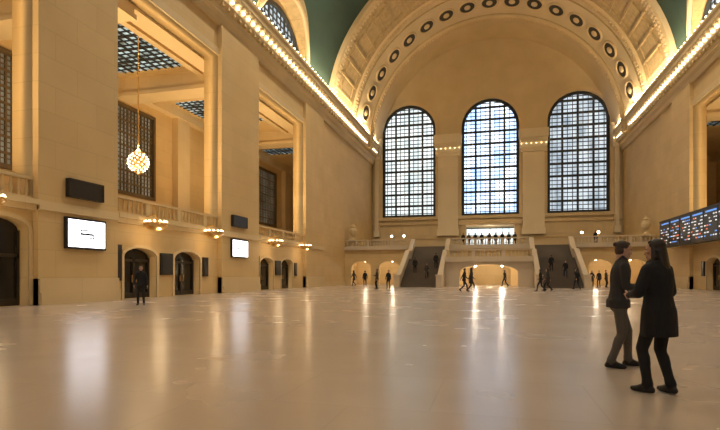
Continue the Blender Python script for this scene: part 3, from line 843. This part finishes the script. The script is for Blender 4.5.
sp_man = dict(footL=(-.13, .16, .088), footR=(.11, -.12, .088), wristL=(-.14, .30, 1.14), wristR=(.15, .30, 1.12), lean=.05, hem=.84, bulk=.010,
              mats=[C_CHAR, C_OLIVE, M_SKIN, C_BOOT], hair=('bun', 1), head_pitch=-.22, wristL_h=(-.3, -1, -.6), wristR_h=(.4, -1, -.6))
sp_wom = dict(footL=(-.12, .05, .088), footR=(.10, -.08, .088), wristL=(-.15, .27, 1.12), wristR=(.15, .27, 1.14), lean=.03, hem=.66, bulk=.036, fem=True,
              wristL_h=(-.8, -1, -.2), wristR_h=(.8, -1, -.2),
              mats=[C_BLACK, C_BLACK, M_SKIN, C_BOOT], hair=('long', 0), head_pitch=-.1, head_yaw=.35)
person('in_jacket', build_body(sp_man, .011), sp_man, at(618, 367), face(RT*1.0-FW*.25), 1.76)
person('in_black_coat', build_body(sp_wom, .011), sp_wom, at(659, 393), face(-RT*.45+FW*1.0), 1.68)

V = {}
V['stand'] = dict(footL=(-.12, 0, .088), footR=(.12, .03, .088), wristL=(-.27, .04, .88), wristR=(.27, .06, .90), hem=.80, bulk=.012, mats=[C_BLACK, C_BLACK, M_SKIN, C_BOOT])
V['walk'] = dict(footL=(-.09, .30, .10), footR=(.09, -.32, .17), footR_pitch=.7, drop=.03, wristL=(-.24, -.20, .93), wristR=(.24, .26, .98), lean=.05, hem=.82, bulk=.01, mats=[C_BLACK, C_NAVY, M_SKIN, C_BOOT])
V['walkb'] = dict(footL=(-.09, -.28, .15), footL_pitch=.6, footR=(.09, .28, .095), drop=.03, wristL=(-.24, .24, .98), wristR=(.25, -.18, .93), lean=.04, hem=.62, bulk=.012, fem=True, mats=[C_CHAR, C_BLACK, M_SKIN, C_BOOT], hair=('long', 0))
V['phone'] = dict(footL=(-.12, 0, .088), footR=(.12, .03, .088), wristL=(-.26, .04, .88), wristR=(.13, .27, 1.2), hem=.82, bulk=.01, mats=[C_BROWN, C_BLACK, M_SKIN, C_BOOT])
B = {k: build_body(v, .02) for k, v in V.items()}
def put(kind, k, loc, rz, h): person(kind, B[k], V[k], loc, rz, h)
put('in_long_coat', 'stand', at(141, 305), face(-FW+RT*.3), 1.70)
lst = [(365, 286, 'stand', .3), (377, 289, 'phone', 2), (388.5, 288.5, 'stand', 3.0), (464, 291.5, 'walk', -1.3), (471, 291.8, 'walkb', -1.5),
       (541, 291.5, 'walk', 1.2), (548, 291, 'walkb', 1.6), (577, 289.5, 'walk', .5), (599, 287.5, 'stand', 2.5), (606, 287.5, 'phone', -2.2), (354, 285.8, 'walkb', 1.2),
       (592, 287, 'walkb', 2.9), (612, 286.4, 'stand', .8), (505, 286.5, 'walk', 1.0)]
for i, (u, yf, k, rz) in enumerate(lst):
    nm = {'walk': 'walking', 'walkb': 'walking_in_coat', 'stand': 'standing', 'phone': 'holding_phone'}[k]
    put(nm, k, at(u, yf), rz, 1.80+.06*math.sin(i*2.1))
def step_at(x, k): return (x, 53+k*.34+.17, (k+1)*3.2/19)
put('on_stairs', 'stand', step_at(-7.9, 8), .2, 1.75); put('on_stairs', 'walkb', step_at(-6.4, 4), math.pi, 1.7); put('on_stairs', 'stand', step_at(-5.7, 11), 0, 1.75)
put('on_stairs', 'walk', step_at(7.6, 5), math.pi, 1.75); put('on_stairs', 'stand', step_at(6.4, 9), 0, 1.72)
for i, (x, y, k) in enumerate([(-3.2, 65.6, 'stand'), (-2.5, 65.9, 'phone'), (-1.7, 65.6, 'stand'), (-.9, 65.8, 'stand'), (0, 65.6, 'phone'), (.8, 66, 'stand'), (1.6, 65.6, 'stand'), (2.4, 66, 'stand'), (3.1, 65.7, 'phone'), (12.4, 66, 'stand')]):
    put('on_balcony', k, (x, y, FB), math.pi+.5*math.sin(i*3), 1.75)

# ------------------------------------------------------------ world + camera
w = D.worlds.new('World'); SC.world = w; w.use_nodes = True
bg = w.node_tree.nodes['Background']; bg.inputs[0].default_value = (.6, .75, 1, 1); bg.inputs[1].default_value = .6
cd = D.cameras.new('Camera'); cam = D.objects.new('Camera', cd); COL.objects.link(cam)
cd.sensor_width = 36; cd.lens = F_PX/720*36; cd.shift_y = 60/720; cd.clip_end = 300
cam.location = CAM; cam.rotation_euler = (math.radians(90), 0, TH)
SC.camera = cam
